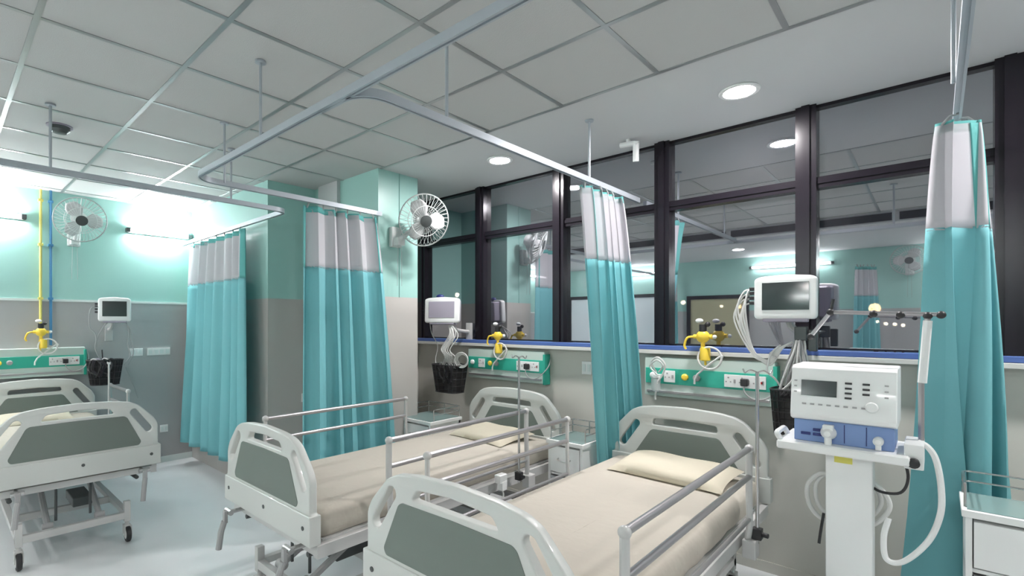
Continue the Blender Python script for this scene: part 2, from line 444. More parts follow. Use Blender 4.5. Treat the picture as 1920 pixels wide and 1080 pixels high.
# ------------------------------------------------------------------ beds
def bed_board(parent, name, head, outward):
    """end board of the bed; outward = sign of local Y that faces away from the mattress"""
    w = .50
    out = [(-w, .57), (-w, .72), (-.487, .73), (-.487, .88), (-.46, .93), (-.36, 1.035), (-.30, 1.063), (-.2, 1.078), (0, 1.088),
           (.2, 1.078), (.30, 1.063), (.36, 1.035), (.46, .93), (.487, .88), (.487, .73), (w, .72), (w, .57)]
    out = rounded(out, .02, 3)
    if head:
        holes = [rounded([(-.21, .95), (.21, .95), (.20, .992), (0, 1.0), (-.20, .992)], .016),
                 capsule((-.325, .945), (-.425, .80), .025), capsule((.425, .80), (.325, .945), .025)]
        pan = [(-.345, .70), (-.345, .72), (-.225, .905), (-.205, .918), (.205, .918), (.225, .905), (.345, .72), (.345, .70)]
    else:
        holes = [rounded([(-.21, .985), (.21, .985), (.18, 1.028), (0, 1.04), (-.18, 1.028)], .016),
                 capsule((-.33, .985), (-.425, .85), .026), capsule((.425, .85), (.33, .985), .026)]
        pan = [(-.36, .735), (-.375, .76), (-.285, .95), (-.265, .963), (0, .968), (.265, .963), (.285, .95), (.375, .76), (.36, .735)]
    bd = board(name, out, holes, .042, .008, 'bedp', parent)
    for s in (-1, 1):
        board('inset_panel', rounded(pan, .012, 3), [], .006, .002, 'bedg', bd, s*.021)
    # rounded rail along the foot of the board, proud of its face
    bm = bmesh.new(); add_box(bm, -w-.004, w+.004, -.031, .031, .575, .722, bev=.008)
    obj('lower_band', bm, 'bedp', bd)
    for x in (-.44, .02, .44):
        bm = bmesh.new(); add_lathe(bm, [(.011, 0), (.011, .003), (.004, .004)], 12, Matrix.Translation((x, outward*.031, .655)) @ Matrix.Rotation(-outward*PI/2, 4, 'X'))
        obj('bolt', bm, 'dgrey', bd)
    # moulded ridge under the handle slots
    return bd
def side_rail(parent, side, y0, y1, flip=False):
    x = side*.535
    rl = obj('side_rail', T([(x, y0, 1.02), (x, y1, 1.02)], .0145, 12), 'alu', parent)
    for y in (y0, y1):
        r = bmesh.new()
        pts = round_corners([(x-side*.02, y+.03, .52), (x-side*.0, y+.015, .62), (x, y, .8), (x, y, 1.02)], .05)
        add_tube(r, pts, .017, 10, flat=.7)
        add_sphere(r, (x, y, 1.02), .021)
        add_box(r, x-.03, x+.03, y-.01, y+.07, .47, .56, bev=.008)
        obj('rail_post', r, 'bedm', rl)
    for z in (.88, .665): obj('rail_bar', T([(x, y0, z), (x, y1, z)], .0135 if z > .75 else .010, 12), 'alu', rl)
    return rl
def crank(parent, x, fold):
    bm = bmesh.new()
    add_cyl(bm, (x, -1.0, .545), (x, -1.20, .545), .012)
    add_cyl(bm, (x-.035, -1.175, .55), (x+.035, -1.175, .55), .016)
    c = obj('crank', bm, 'steel', parent)
    bm = bmesh.new()
    add_box(bm, x-.014, x+.014, -1.205, -1.185, .49, .56, bev=.004)
    add_tube(bm, [(x, -1.2, .50), (x-.01, -1.215, .44), (x-.02, -1.225, .34)], .017, 10)
    obj('crank_handle', bm, 'cable_g', c)
def castor(parent, x, y):
    bm = bmesh.new()
    add_cyl(bm, (x, y, .12), (x, y, .17), .014); add_box(bm, x-.022, x+.022, y-.03, y+.03, .105, .125, bev=.005)
    for s in (-1, 1): add_box(bm, x+s*.021-.003, x+s*.021+.003, y-.045, y+.02, .05, .12, bev=.001)
    c = obj('castor', bm, 'bedm', parent)
    bm = bmesh.new(); add_lathe(bm, [(.012, -.016), (.05, -.016), (.058, -.010), (.058, .010), (.05, .016), (.012, .016)], 24, Matrix.Translation((x, y-.025, .058)) @ Matrix.Rotation(PI/2, 4, 'Y'))
    w = obj('wheel', bm, 'dark', c)
    bm = bmesh.new(); add_lathe(bm, [(.03, -.0185), (.034, -.017), (.034, .017), (.03, .0185)], 20, Matrix.Translation((x, y-.025, .058)) @ Matrix.Rotation(PI/2, 4, 'Y'))
    add_cyl(bm, (x-.026, y-.025, .058), (x+.026, y-.025, .058), .008)
    merge_into(w, bm, 'white')
def merge_into(o, bm2, m):
    me = o.data; idx = len(me.materials); me.materials.append(M[m])
    bm = bmesh.new(); bm.from_mesh(me)
    mp = {v: bm.verts.new(v.co) for v in bm2.verts}
    for f in bm2.faces:
        g = bm.faces.new([mp[v] for v in f.verts]); g.material_index = idx; g.smooth = True
    bm2.free(); bm.to_mesh(me); bm.free()
def mattress_mesh(hx, hy, z0, z1, nx=26, ny=54, seed=1):
    """soft slab: rounded, slightly wavy sides like a tucked sheet"""
    rnd = random.Random(seed); ph = [rnd.uniform(0, 6.28) for _ in range(12)]
    bm = bmesh.new(); per = []
    N = 160; R = .05
    def pt(s, inset):
        # s in 0..1 around a rounded rectangle
        a, b = hx-inset, hy-inset; L = 4*(a+b); d = s*L
        if d < 2*b: x, y = a, -b+d; nx_, ny_ = 1, 0
        elif d < 2*b+2*a: x, y = a-(d-2*b), b; nx_, ny_ = 0, 1
        elif d < 4*b+2*a: x, y = -a, b-(d-2*b-2*a); nx_, ny_ = -1, 0
        else: x, y = -a+(d-4*b-2*a), -b; nx_, ny_ = 0, -1
        cx = max(-a+R, min(a-R, x)); cy = max(-b+R, min(b-R, y))
        v = Vector((x-cx, y-cy)); 
        if v.length > R: v = v.normalized()*R
        return cx+v.x, cy+v.y, nx_, ny_
    prof = [(0.012, z0), (0.0, z0+.02), (-.004, z0+.5*(z1-z0)), (0.002, z1-.035), (.012, z1-.015), (.03, z1-.004), (.06, z1)]
    for ins, z in prof:
        ring = []
        for i in range(N):
            s = i/N; x, y, u, v = pt(s, ins)
            k = (z1-z)/(z1-z0)
            w = (math.sin(s*60+ph[0])+.6*math.sin(s*133+ph[1])+.5*math.sin(s*211+ph[2]))*.004*k
            zz = z+(math.sin(s*47+ph[3])*.004 if z < z0+.03 else 0)
            ring.append(bm.verts.new((x+u*w, y+v*w, zz)))
        per.append(ring)
    for a, b in zip(per, per[1:]):
        for i in range(N): bm.faces.new((a[i], a[(i+1) % N], b[(i+1) % N], b[i]))
    # top: rings shrinking to the centre line
    last = per[-1]
    for t in (.85, .6, .35, .12):
        ring = []
        for v in last_base(last):
            x, y = v.co.x*t, v.co.y*(1-(1-t)*.55)
            dz = .004*math.sin(y*4+ph[4])*math.cos(x*5+ph[5])+.003*math.sin(x*9+y*7+ph[6])
            ring.append(bm.verts.new((x, y, z1+dz+.004)))
        per.append(ring); a, b = per[-2], per[-1]
        for i in range(N): bm.faces.new((a[i], a[(i+1) % N], b[(i+1) % N], b[i]))
    bm.faces.new(per[-1]); bm.faces.new(per[0][::-1])
    return bm
_lb = {}
def last_base(l): return l
def make_bed(label, loc, rotz, rails, seed):
    t = thing('hospital_bed', label, 'bed', loc, rotz, 'hospital beds of the ward')
    # deck
    bm = bmesh.new()
    for s in (-1, 1): add_box(bm, s*.47-.018, s*.47+.018, -1.08, 1.08, .50, .565, bev=.004)
    for y in (-1.06, -.4, .2, 1.06): add_box(bm, -.46, .46, y-.02, y+.02, .51, .555, bev=.003)
    add_box(bm, -.452, .452, -1.03, 1.03, .56, .575)
    obj('deck_frame', bm, 'bedm', t)
    hb = bed_board(t, 'headboard', True, 1); hb.location = (0, 1.09, 0)
    fb = bed_board(t, 'footboard', False, -1); fb.location = (0, -1.10, 0)
    obj('mattress', mattress_mesh(.452, 1.055, .577, .715, seed=seed), 'sheet', t)
    for side, y0, y1 in rails: side_rail(t, side, y0, y1)
    # base frame on castors
    bm = bmesh.new()
    for s in (-1, 1): add_box(bm, s*.31-.02, s*.31+.02, -1.0, 1.0, .185, .225, bev=.004)
    for y in (-1.0, -.5, .5, 1.0): add_box(bm, -.33, .33, y-.02, y+.02, .17, .22, bev=.004)
    for sx in (-1, 1):
        for sy in (-1, 1): add_box(bm, sx*.31-.02, sx*.31+.02, sy*1.0-.022, sy*1.0+.022, .15, .30, bev=.004)
    obj('base_frame', bm, 'bedm', t)
    for sx in (-1, 1):
        for sy in (-1, 1): castor(t, sx*.31, sy*1.0+(.02 if sy > 0 else 0))
    for sx in (-1, 1):
        for sy in (-1, 1):
            bm = bmesh.new()
            add_tube(bm, [(sx*.15, sy*.94, .22), (sx*.15, sy*.38, .50)], .02, 8)
            add_cyl(bm, (sx*.15-.03, sy*.94, .22), (sx*.15+.03, sy*.94, .22), .028, 14)
            obj('lift_arm', bm, 'cable_g', t)
    bm = bmesh.new()
    add_cyl(bm, (-.40, -.38, .49), (.40, -.38, .49), .016); add_cyl(bm, (-.40, .38, .49), (.40, .38, .49), .016)
    for x in (-.36, .36): add_cyl(bm, (x, -1.06, .48), (x, .1 if x < 0 else .35, .44), .014)
    for x in (-.1, .1): add_cyl(bm, (x, -.9, .24), (x, -.9, .50), .009)
    add_box(bm, .02, .14, -.75, -.45, .26, .33, bev=.01)
    obj('lift_rods', bm, 'dgrey', t)
    crank(t, -.33, 0); crank(t, .38, 0)
    return t
make_bed('cream sheeted hospital bed nearest the camera, its headboard left of the ventilator', (-1.215, 2.35, 0), 0, [(1, -.92, .46), (-1, -.74, .50)], 3)
make_bed('cream sheeted hospital bed in the middle, between the column curtain and the nearest bed', (-2.665, 2.36, 0), 0, [(1, -.68, .56), (-1, -.86, .34)], 5)
make_bed('hospital bed at the left edge, its footboard facing the camera, below the yellow pipe', (-5.46, .70, 0), PI/2, [(1, -.05, .62)], 8)

# pillows
def pillow_bm(w, d, h, seed):
    rnd = random.Random(seed); bm = bmesh.new(); nx, ny = 26, 18
    def f(u, v, sgn):
        e = (1-abs(u)**2.6)*(1-abs(v)**2.6); e = max(e, 0)**.45
        px = u*w/2*(1-.07*(1-abs(v)**2)*abs(u)**3); py = v*d/2*(1-.10*(1-abs(u)**2)*abs(v)**3)
        z = h*.22+sgn*h*.5*e*(1+.10*math.sin(u*5+seed)*math.cos(v*4)) if sgn > 0 else h*.22-h*.22*e
        return (px, py, z)
    g = {}
    for s in (1, -1):
        for i in range(nx+1):
            for j in range(ny+1):
                u = 2*i/nx-1; v = 2*j/ny-1
                if s < 0 and (i in (0, nx) or j in (0, ny)): g[s, i, j] = g[1, i, j]; continue
                g[s, i, j] = bm.verts.new(f(u, v, s))
        for i in range(nx):
            for j in range(ny): bm.faces.new((g[s, i, j], g[s, i+1, j], g[s, i+1, j+1], g[s, i, j+1]))
    return bm
def pillow(loc, rz, label, seed, w=.66, d=.40, h=.11, tilt=.10):
    o = obj('pillow', pillow_bm(w, d, h, seed), 'pillow', None, True, loc, (tilt, 0, rz), 80)
    tag(o, label, 'pillow', 'cream pillows')
pillow((-1.165, 3.11, .722), -.03, 'cream pillow with a flat hem lying at the head of the nearest bed', 1, h=.13, w=.68)
pillow((-2.63, 3.12, .722), -.08, 'rumpled cream pillow at the head of the middle bed', 2, w=.60)
pillow((-6.20, .66, .722), PI/2, 'pale cream pillow on the bed at the left edge', 3, w=.58)

# ------------------------------------------------------------------ curtain tracks
def track(label, pts, r, hangers, radius=.28):
    t = thing('curtain_track', label, 'curtain rail')
    P = round_corners(pts, radius, 10)
    bm = bmesh.new(); rings = []
    for i, p in enumerate(P):
        d = (P[min(i+1, len(P)-1)]-P[max(i-1, 0)]).normalized(); sd = Vector((-d.y, d.x, 0))
        rings.append([bm.verts.new(p+sd*a+Vector((0, 0, b))) for a, b in ((-.014, -.017), (-.005, -.017), (-.005, -.010), (.005, -.010), (.005, -.017), (.014, -.017), (.014, .019), (-.014, .019))])
    for a, b in zip(rings, rings[1:]):
        for k in range(8): bm.faces.new((a[k], a[(k+1) % 8], b[(k+1) % 8], b[k]))
    bm.faces.new(rings[0][::-1]); bm.faces.new(rings[-1])
    obj('rail', bm, 'track', t)
    for (x, y) in hangers:
        bm = T([(x, y, CZ-.001), (x, y, pts[0][2])], .008, 8)
        add_lathe(bm, [(.028, CZ-.012), (.028, CZ-.002)], 14, Matrix.Translation((x, y, 0)))
        obj('hanger_rod', bm, 'track', t)
    return t
TZ = 2.60
track('long pale ceiling track passing over the beds and turning back to the column',
      [(2.4, 1.19, TZ), (-3.52, 1.17, TZ), (-3.52, 2.69, TZ)], 0, [(-3.51, 1.36), (-2.55, 1.17), (-.3, 1.19), (1.4, 1.19)], .16)
track('straight pale track branching off over the nearest bed towards the window',
      [(-1.98, 1.18, TZ), (-1.68, 1.19, TZ), (-1.68, WY-.03, TZ)], 0, [(-1.69, 1.68), (-1.69, 3.03)], .3)
track('grey track at the left edge running to the curtain beside the first column',
      [(-4.0, -2.5, TZ), (-4.0, 2.06, TZ), (LX+.01, 2.08, TZ)], 0, [(-4.0, .50), (-4.0, 1.60)], .10)
track('grey track seen end-on above the large curtain at the right edge',
      [(.07, 1.18, TZ), (.07, WY-.03, TZ)], 0, [(.05, 2.78), (.09, 1.9)])

# ------------------------------------------------------------------ curtains
def curtain(label, top, bot, n, amp_t, amp_b, z_bot, seed, z_top=2.545, z_mid=2.08, band=None, group='teal ward curtains', lean=(0, 0)):
    """top/bot: ((x,y),(x,y)) ends of the gathered line at the rail and at the hem"""
    rnd = random.Random(seed)
    t = thing('ward_curtain', label, 'curtain', (0, 0, 0), 0, group)
    N = n*16
    kn = [0]
    for i in range(n*2): kn.append(kn[-1]+rnd.uniform(.6, 1.5))
    kn = [k/kn[-1] for k in kn]
    am = [rnd.uniform(.45, 1.15) for _ in range(n*2+1)]
    drift = [rnd.uniform(-.35, .35) for _ in range(n*2+1)]
    def phase(s):
        s = min(max(s, 0), 1)
        for i in range(len(kn)-1):
            if s <= kn[i+1]+1e-9: return i+(s-kn[i])/(kn[i+1]-kn[i])
        return len(kn)-1
    def pt(s, z):
        k = max(0.0, (z_top-z)/(z_top-z_bot))
        kk = k**.8
        A = Vector(top[0]).lerp(Vector(bot[0]), kk); Bv = Vector(top[1]).lerp(Vector(bot[1]), kk)
        p = A.lerp(Bv, s); d = (Bv-A).normalized(); nrm = Vector((-d.y, d.x))
        ph = phase(s); i = min(int(ph), len(am)-2); a = am[i]*(1-(ph-i))+am[i+1]*(ph-i)
        amp = (amp_t+(amp_b-amp_t)*kk)*a
        w = math.sin(ph*PI+drift[i]*k)
        w = math.copysign(abs(w)**.8, w)
        p = p+nrm*amp*(w+.18*math.sin(ph*2.3+k*3+seed))+d*amp*.35*math.sin(ph*2*PI+k*1.2)
        return (p.x, p.y, z)
    def sheet(z1, z0, nz, s0=0, s1=1, off=0, cols=None):
        bm = bmesh.new(); C = cols or N; g = []
        for j in range(nz+1):
            z = z1+(z0-z1)*j/nz
            row = []
            for i in range(C+1):
                s = s0+(s1-s0)*i/C; q = pt(s, z)
                zz = q[2]+(.004*math.sin(s*31+seed) if (j == nz and z0 == z_bot) else 0)
                row.append(bm.verts.new((q[0], q[1], zz)))
            g.append(row)
        for j in range(nz):
            for i in range(C): bm.faces.new((g[j][i], g[j][i+1], g[j+1][i+1], g[j+1][i]))
        return bm
    o = obj('net_panel', sheet(z_top, z_mid, 10), 'net', t, True, angle=80)
    o = obj('cloth_panel', sheet(z_mid+.012, z_bot, 30), 'teal', t, True, angle=80)
    o = obj('top_band', sheet(z_top+.012, z_top-.035, 2), 'tealband', t, True, angle=80)
    for o in [x for x in COL.objects if x.parent == t]:
        md = o.modifiers.new('thickness', 'SOLIDIFY'); md.thickness = .0025; md.offset = 0
    if band:
        for s0, s1 in band:
            bm = sheet(z_top, z_mid, 10, s0, s1, cols=16)
            b = obj('side_hem', bm, 'tealband', t, True, angle=80)
            md = b.modifiers.new('thickness', 'SOLIDIFY'); md.thickness = .009; md.offset = 0
    nh = max(6, n)
    for i in range(nh):
        s = (i+.5)/nh; a = Vector(top[0]).lerp(Vector(top[1]), s)
        q = pt(s, z_top)
        obj('hook', T([(a.x, a.y, TZ-.012), (a.x*.5+q[0]*.5, a.y*.5+q[1]*.5, z_top+.035), (q[0], q[1], z_top)], .006, 6), 'cable_g', t)
    return t
curtain('teal curtain with white net top beside the left green wall, before the first column', ((-6.36, 2.08), (-4.80, 2.06)), ((-6.54, 2.03), (-4.66, 2.00)), 7, .035, .065, .27, 11, band=[(.97, 1)])
curtain('teal curtain with white net top hanging between the two columns, behind the middle bed', ((-3.52, 1.95), (-3.52, 2.64)), ((-3.50, 1.93), (-3.46, 2.80)), 5, .04, .06, .30, 12, band=[(.93, .97), (0, .03)])
curtain('narrow teal curtain with white net top hanging before the windows behind the nearest bed', ((-1.68, 2.92), (-1.68, 3.42)), ((-1.785, 3.36), (-1.59, 3.70)), 5, .045, .045, .38, 13, band=[(.16, .24)])
curtain('large teal curtain with white net top at the right edge, beside the ventilator', ((.07, 3.12), (.10, 3.58)), ((.04, 3.38), (.13, 3.62)), 3, .075, .20, .30, 14, band=[(.13, .19)])
curtain('teal curtain on the wall behind the camera, mirrored in the right windows', ((-.95, BY+.35), (-.70, BY+.10)), ((-1.0, BY+.40), (-.62, BY+.12)), 4, .03, .05, .35, 15)
curtain('teal curtain beside the beige door behind the camera, mirrored left of the window post', ((-4.05, BY+.4), (-3.85, BY+.1)), ((-4.1, BY+.45), (-3.8, BY+.12)), 4, .03, .05, .35, 16)

# ------------------------------------------------------------------ wall fans
def wall_fan(loc, rotz, head, tilt, yaw, label):
    """root on the wall, wall behind at local +Y; head = centre of the cage"""
    t = thing('wall_fan', label, 'fan', loc, rotz)
    bm = bmesh.new()
    add_box(bm, -.055, .055, -.05, 0, -.10, .08, bev=.015)
    add_box(bm, -.04, .04, -.12, -.03, -.09, -.02, bev=.015)
    obj('wall_bracket', bm, 'fanw', t)
    H = Vector(head)
    R = Matrix.Translation(H) @ Euler((tilt, 0, yaw)).to_matrix().to_4x4()   # local fan axis = -Y (front)
    def W(p): return R @ Vector(p)
    obj('neck', T(smooth_path([(0, -.09, -.05), (0, -.13, -.02), tuple(W((0, .12, -.05))), tuple(W((0, .12, 0)))]), .02, 10), 'fanw', t)
    rot = Matrix.Rotation(PI/2, 4, 'X')     # lathe Z -> -Y
    bm = bmesh.new(); add_lathe(bm, [(.02, -.17), (.055, -.16), (.07, -.12), (.07, -.06), (.05, -.045)], 24, R @ rot)
    obj('motor_housing', bm, 'fanw', t)
    rr = .225
    def ring(bm, r, y, w):
        add_tube(bm, [W((r*math.cos(a), y, r*math.sin(a))) for a in [2*PI*i/40 for i in range(40)]], w, 6, closed=True)
    def cage(front):
        bm = bmesh.new(); sg = -1 if front else 1
        ring(bm, rr, 0, .006)
        prof = [(.045, .062), (.10, .060), (.16, .050), (.205, .028), (rr, 0)]
        ring(bm, .13, sg*.056, .003)
        for i in range(36):
            a = 2*PI*i/36
            add_tube(bm, [W((r*math.cos(a+(.25*(1-r/rr) if front else 0)), sg*y, r*math.sin(a+(.25*(1-r/rr) if front else 0)))) for r, y in prof], .0018, 4)
        return bm
    obj('rear_cage', cage(False), 'fanw', t)
    c = obj('front_cage', cage(True), 'fanw', t)
    bm = bmesh.new(); add_lathe(bm, [(.052, .058), (.052, .066), (.03, .070)], 24, R @ rot)
    obj('badge', bm, 'dgrey', c)
    bm = bmesh.new(); add_lathe(bm, [(.04, -.02), (.042, .02), (.02, .035)], 20, R @ rot)
    obj('hub', bm, 'fan_blade', t)
    for k in range(3):
        bm = bmesh.new(); g = []
        for i in range(9):
            row = []
            for j in range(7):
                r = .035+.155*i/8; a0 = 2*PI*k/3; wd = .35+.75*max(0, math.sin(PI*min(1, (i+1.5)/9)))**.8
                a = a0+(j/6-.5)*wd*1.25
                row.append(bm.verts.new(W((r*math.cos(a), (j/6-.5)*.035, r*math.sin(a)))))
            g.append(row)
        for i in range(8):
            for j in range(6): bm.faces.new((g[i][j], g[i+1][j], g[i+1][j+1], g[i][j+1]))
        o = obj('blade', bm, 'fan_blade', t, True, angle=80)
        md = o.modifiers.new('thickness', 'SOLIDIFY'); md.thickness = .002
    for s in (-1, 1):
        obj('pull_cord', T([(s*.02, -.09, -.08), (s*.025, -.085, -.45)], .0018, 5), 'cable_g', t)
    return t
wall_fan((LX, 1.02, 2.56), PI/2, (0.02, -.27, .15), .30, 0.0, 'white caged wall fan on the green wall between two glowing tube lights')
wall_fan((-3.56, 2.86, 2.43), PI/2, (.10, -.30, .12), .32, -0.42, 'white caged wall fan on the pale column beside the windows')
wall_fan((-.30, BY, 2.50), PI, (0, -.25, .12), .25, 0.0, 'white caged wall fan behind the camera, mirrored in the right window')

# pipes on the left wall
def pipe(y, m, label):
    bm = T([(LX+.03, y, 1.42), (LX+.03, y, CZ)], .012, 10)
    p = obj('gas_pipe', bm, m); tag(p, label, 'pipe')
    for z in (1.9, 2.45, 2.9):
        bm = bmesh.new(); add_box(bm, LX, LX+.045, y-.02, y+.02, z-.012, z+.012, bev=.003); obj('pipe_clip', bm, m, p)
pipe(.75, 'ypipe', 'yellow gas pipe running up the left green wall')
pipe(.83, 'bpipe', 'blue gas pipe running up the left green wall beside the yellow one')

# ------------------------------------------------------------------ bed head units
def socket_plate(bm_list, parent, x0, x1, z0, z1, y, holes=2, switch=True):
    p = obj('socket_plate', B((x0, x1, y-.008, y, z0, z1), bev=.003), 'white', parent)
    bm = bmesh.new(); w = (x1-x0)/holes
    for k in range(holes):
        cx = x0+w*(k+.5)
        for dx, dz, r in ((0, .022, .006), (-.014, -.006, .005), (.014, -.006, .005)):
            add_lathe(bm, [(r, 0), (r, .0015)], 10, Matrix.Translation((cx+dx-.015, y-.008, (z0+z1)/2+dz)) @ Matrix.Rotation(PI/2, 4, 'X'))
        add_box(bm, cx+.018, cx+.030, y-.011, y-.008, (z0+z1)/2-.012, (z0+z1)/2+.012)
    obj('socket_holes', bm, 'cable_g', p)
    return p
def head_unit(loc, rotz, L, label, glow=0, plug_x=None):
    """local: wall at +Y 0, X along the wall, Z around 0 (centre)"""
    t = thing('bed_head_unit', label, 'wall panel', loc, rotz, 'bed head service units')
    h = L/2
    obj('housing', B((-h, h, -.075, 0, -.145, .145), bev=.012), 'hgreen', t)
    obj('green_panel', B((-h+.01, h-.002, -.081, -.07, -.05, .065), bev=.004), 'green', t)
    obj('end_cap', B((h-.012, h+.012, -.085, 0, -.15, .12), bev=.005), 'green', t)
    obj('equipment_rail', B((-h+.02, h-.03, -.088, -.074, -.118, -.10), bev=.002), 'alu', t)
    socket_plate(None, t, h-.30, h-.05, -.035, .05, -.081, 3)
    socket_plate(None, t, -h+.15, -h+.23, -.035, .05, -.081, 1)
    # gas outlets
    for k, m in enumerate(('white', 'yellow', 'cable_g')):
        bm = bmesh.new(); cx = -h+.07+(.23 if k == 1 else .0)+(.31 if k == 2 else 0)
        add_lathe(bm, [(.024, 0), (.024, .012), (.016, .02), (.010, .021)], 18, Matrix.Translation((cx, -.081, .01)) @ Matrix.Rotation(PI/2, 4, 'X'))
        obj('gas_outlet', bm, m, t)
    # plug and lead
    bm = bmesh.new(); px = h-.17
    add_box(bm, px-.022, px+.022, -.13, -.089, -.018, .03, bev=.010)
    pl = obj('plug', bm, 'dark', t)
    obj('plug_lead', T(smooth_path([(px, -.12, -.015), (px+.005, -.125, -.06), (px+.06, -.12, -.10), (px+.14, -.12, -.08), (h+.03, -.06, .01), (h+.03, -.02, .09)]), .005, 6), 'cable_g', pl)
    obj('indicator', B((h-.08, h-.068, -.092, -.089, .0, .015)), 'red', t)
    return t
head_unit((-1.18, WY, 1.25), 0, .86, 'pale green bed head unit with sockets above the nearest bed')
head_unit((-2.98, WY, 1.25), 0, .92, 'pale green bed head unit with sockets above the middle bed, below the window')
head_unit((LX, .62, 1.25), PI/2, .98, 'pale green bed head unit on the left grey wall below the gas pipes')

# oxygen flowmeters
def flowmeter(loc, rotz, label, coil=True):
    t = thing('oxygen_flowmeter', label, 'oxygen regulator', loc, rotz, 'yellow oxygen flowmeters')   # origin at the yellow body
    bm = bmesh.new(); add_sphere(bm, (0, -.05, .0), .045, 1, .8, 1); add_cyl(bm, (-.06, -.05, 0), (.06, -.05, 0), .016); add_cyl(bm, (0, -.05, -.1), (0, -.05, 0), .014)
    obj('regulator_body', bm, 'yellow', t)
    bm = bmesh.new(); add_cyl(bm, (0, -.05, .035), (0, -.05, .085), .024); add_sphere(bm, (.03, -.05, .085), .018)
    obj('control_knob', bm, 'dark', t)
    bm = bmesh.new(); add_lathe(bm, [(.028, -.165), (.034, -.16), (.034, -.085), (.026, -.07)], 20, Matrix.Translation((.015, -.055, 0)))
    obj('humidifier_bottle', bm, 'yellow', t)
    bm = bmesh.new(); add_sphere(bm, (.075, -.05, .0), .014); add_sphere(bm, (-.02, -.06, .11), .02, 1.3, 1, .8)
    obj('pale_knob', bm, 'white', t)
    obj('clamp_arm', T([(0, -.05, -.05), (0, 0.0, -.12), (0, .0, -.2)], .008, 6), 'yellow', t)
    if coil:
        pts = [(.05+.075*math.cos(a), -.075+.004*math.sin(3*a), -.145+.075*math.sin(a)) for a in [i*PI/12 for i in range(-6, 26)]]
        pts += [(-.03, -.07, -.26), (-.05, -.07, -.33)]
        obj('oxygen_hose', T(smooth_path(pts, 2), .007, 7), 'cable_w', t)
        obj('oxygen_hose', T(smooth_path([(-.06, -.05, 0), (-.10, -.06, -.01), (-.12, -.06, -.06), (-.11, -.06, -.09)]), .008, 7), 'yellow', t)
    return t
flowmeter((-1.17, WY-.09, 1.555), 0, 'yellow oxygen flowmeter with coiled hose above the head unit of the nearest bed')
flowmeter((-3.00, WY-.09, 1.53), 0, 'yellow oxygen flowmeter above the head unit of the middle bed')
flowmeter((LX+.09, .74, 1.56), PI/2, 'yellow oxygen flowmeter at the foot of the yellow pipe on the left wall')

# suction set on the left end of the head unit over the nearest bed
t = thing('suction_jar', 'clear suction tubing set at the left end of the nearest bed head unit', 'suction set', (-1.49, WY-.16, 1.24))
bm = bmesh.new(); add_lathe(bm, [(.018, -.09), (.03, -.08), (.034, 0), (.028, .01)], 18); obj('jar', bm, 'clear', t)
bm = bmesh.new(); add_lathe(bm, [(.036, .01), (.036, .022), (.012, .03)], 18); add_cyl(bm, (0, 0, .03), (0, 0, .06), .008)
add_box(bm, -.012, .012, 0, .079, .0, .03, bev=.003); obj('lid', bm, 'white', t)
obj('suction_tube', T(smooth_path([(0, 0, .055), (-.03, -.01, .12), (.02, -.02, .16), (.07, -.01, .11), (.05, -.01, .03), (.02, -.02, -.02), (.0, -.01, -.12), (0, -.01, -.15)]), .007, 7), 'cable_w', t)
obj('suction_tube', T(smooth_path([(.02, 0, .05), (.06, -.02, .10), (.02, -.03, .14), (-.03, -.03, .09), (.03, -.03, .03)]), .006, 7), 'cable_w', t)

# ------------------------------------------------------------------ patient monitors with their wall arms
def monitor(loc, rotz, aim, w, h, label, arm_to, scr='screen', cables=None, knob=False, cable_m='cable_w', cable_r=.0055):
    """root at the screen centre; arm_to: local point on the wall; aim: yaw of the head"""
    t = thing('patient_monitor', label, 'monitor', loc, rotz, 'patient monitors')
    R = Matrix.Rotation(aim, 4, 'Z') @ Matrix.Rotation(-.05, 4, 'X')
    out = rounded([(-w/2, -h*.44), (-w*.46, -h/2), (w*.46, -h/2), (w/2, -h*.44), (w/2, h*.42), (w*.40, h*.475), (0, h*.51), (-w*.40, h*.475), (-w/2, h*.42)], .015, 4)
    bz = board('bezel', out, [], .05, .012, 'white', t); bz.matrix_local = R
    bm = bmesh.new(); add_box(bm, -w*.37, w*.37, -.0285, -.024, -h*.30, h*.33, bev=.0015)
    s = obj('screen', bm, scr, bz, True)
    bm = bmesh.new(); add_box(bm, -w*.44, w*.44, .02, .11, -h*.42, h*.42, bev=.03)
    b = obj('rear_housing', bm, 'mgrey', bz)
    bm = bmesh.new(); add_box(bm, -w*.36, w*.36, -.02, .07, -h*.56, -h*.46, bev=.012); obj('lower_lip', bm, 'mgrey', bz)
    if knob:
        bm = bmesh.new(); add_sphere(bm, (-.03, .01, h*.53), .03, 1.4, 1, .8); obj('alarm_lamp', bm, 'navy', bz)
    bm = bmesh.new()
    for z in (.055, .03, .0, -.03): add_box(bm, -w/2-.028, -w/2+.005, .0, .035, z-.009, z+.009, bev=.003)
    obj('lead_sockets', bm, 'dark', bz)
    A = Vector(arm_to)
    bm = bmesh.new()
    add_tube(bm, round_corners([(0, .09, -.02), (0, .10, -h*.62), (A.x*.5, A.y*.55, -h*.80), (A.x, A.y-.05, -h*.85), (A.x, A.y, -h*.85)], .04), .018, 8)
    add_box(bm, A.x-.035, A.x+.035, A.y-.03, A.y, -h*1.35, -h*.5, bev=.006)
    obj('wall_arm', bm, 'bedm', t)
    if cables:
        for c in cables: obj('monitor_lead', T(smooth_path(c), cable_r, 6), cable_m, t)
    return t
W3 = Vector((-.635, 3.40, 1.80))
lead3 = []
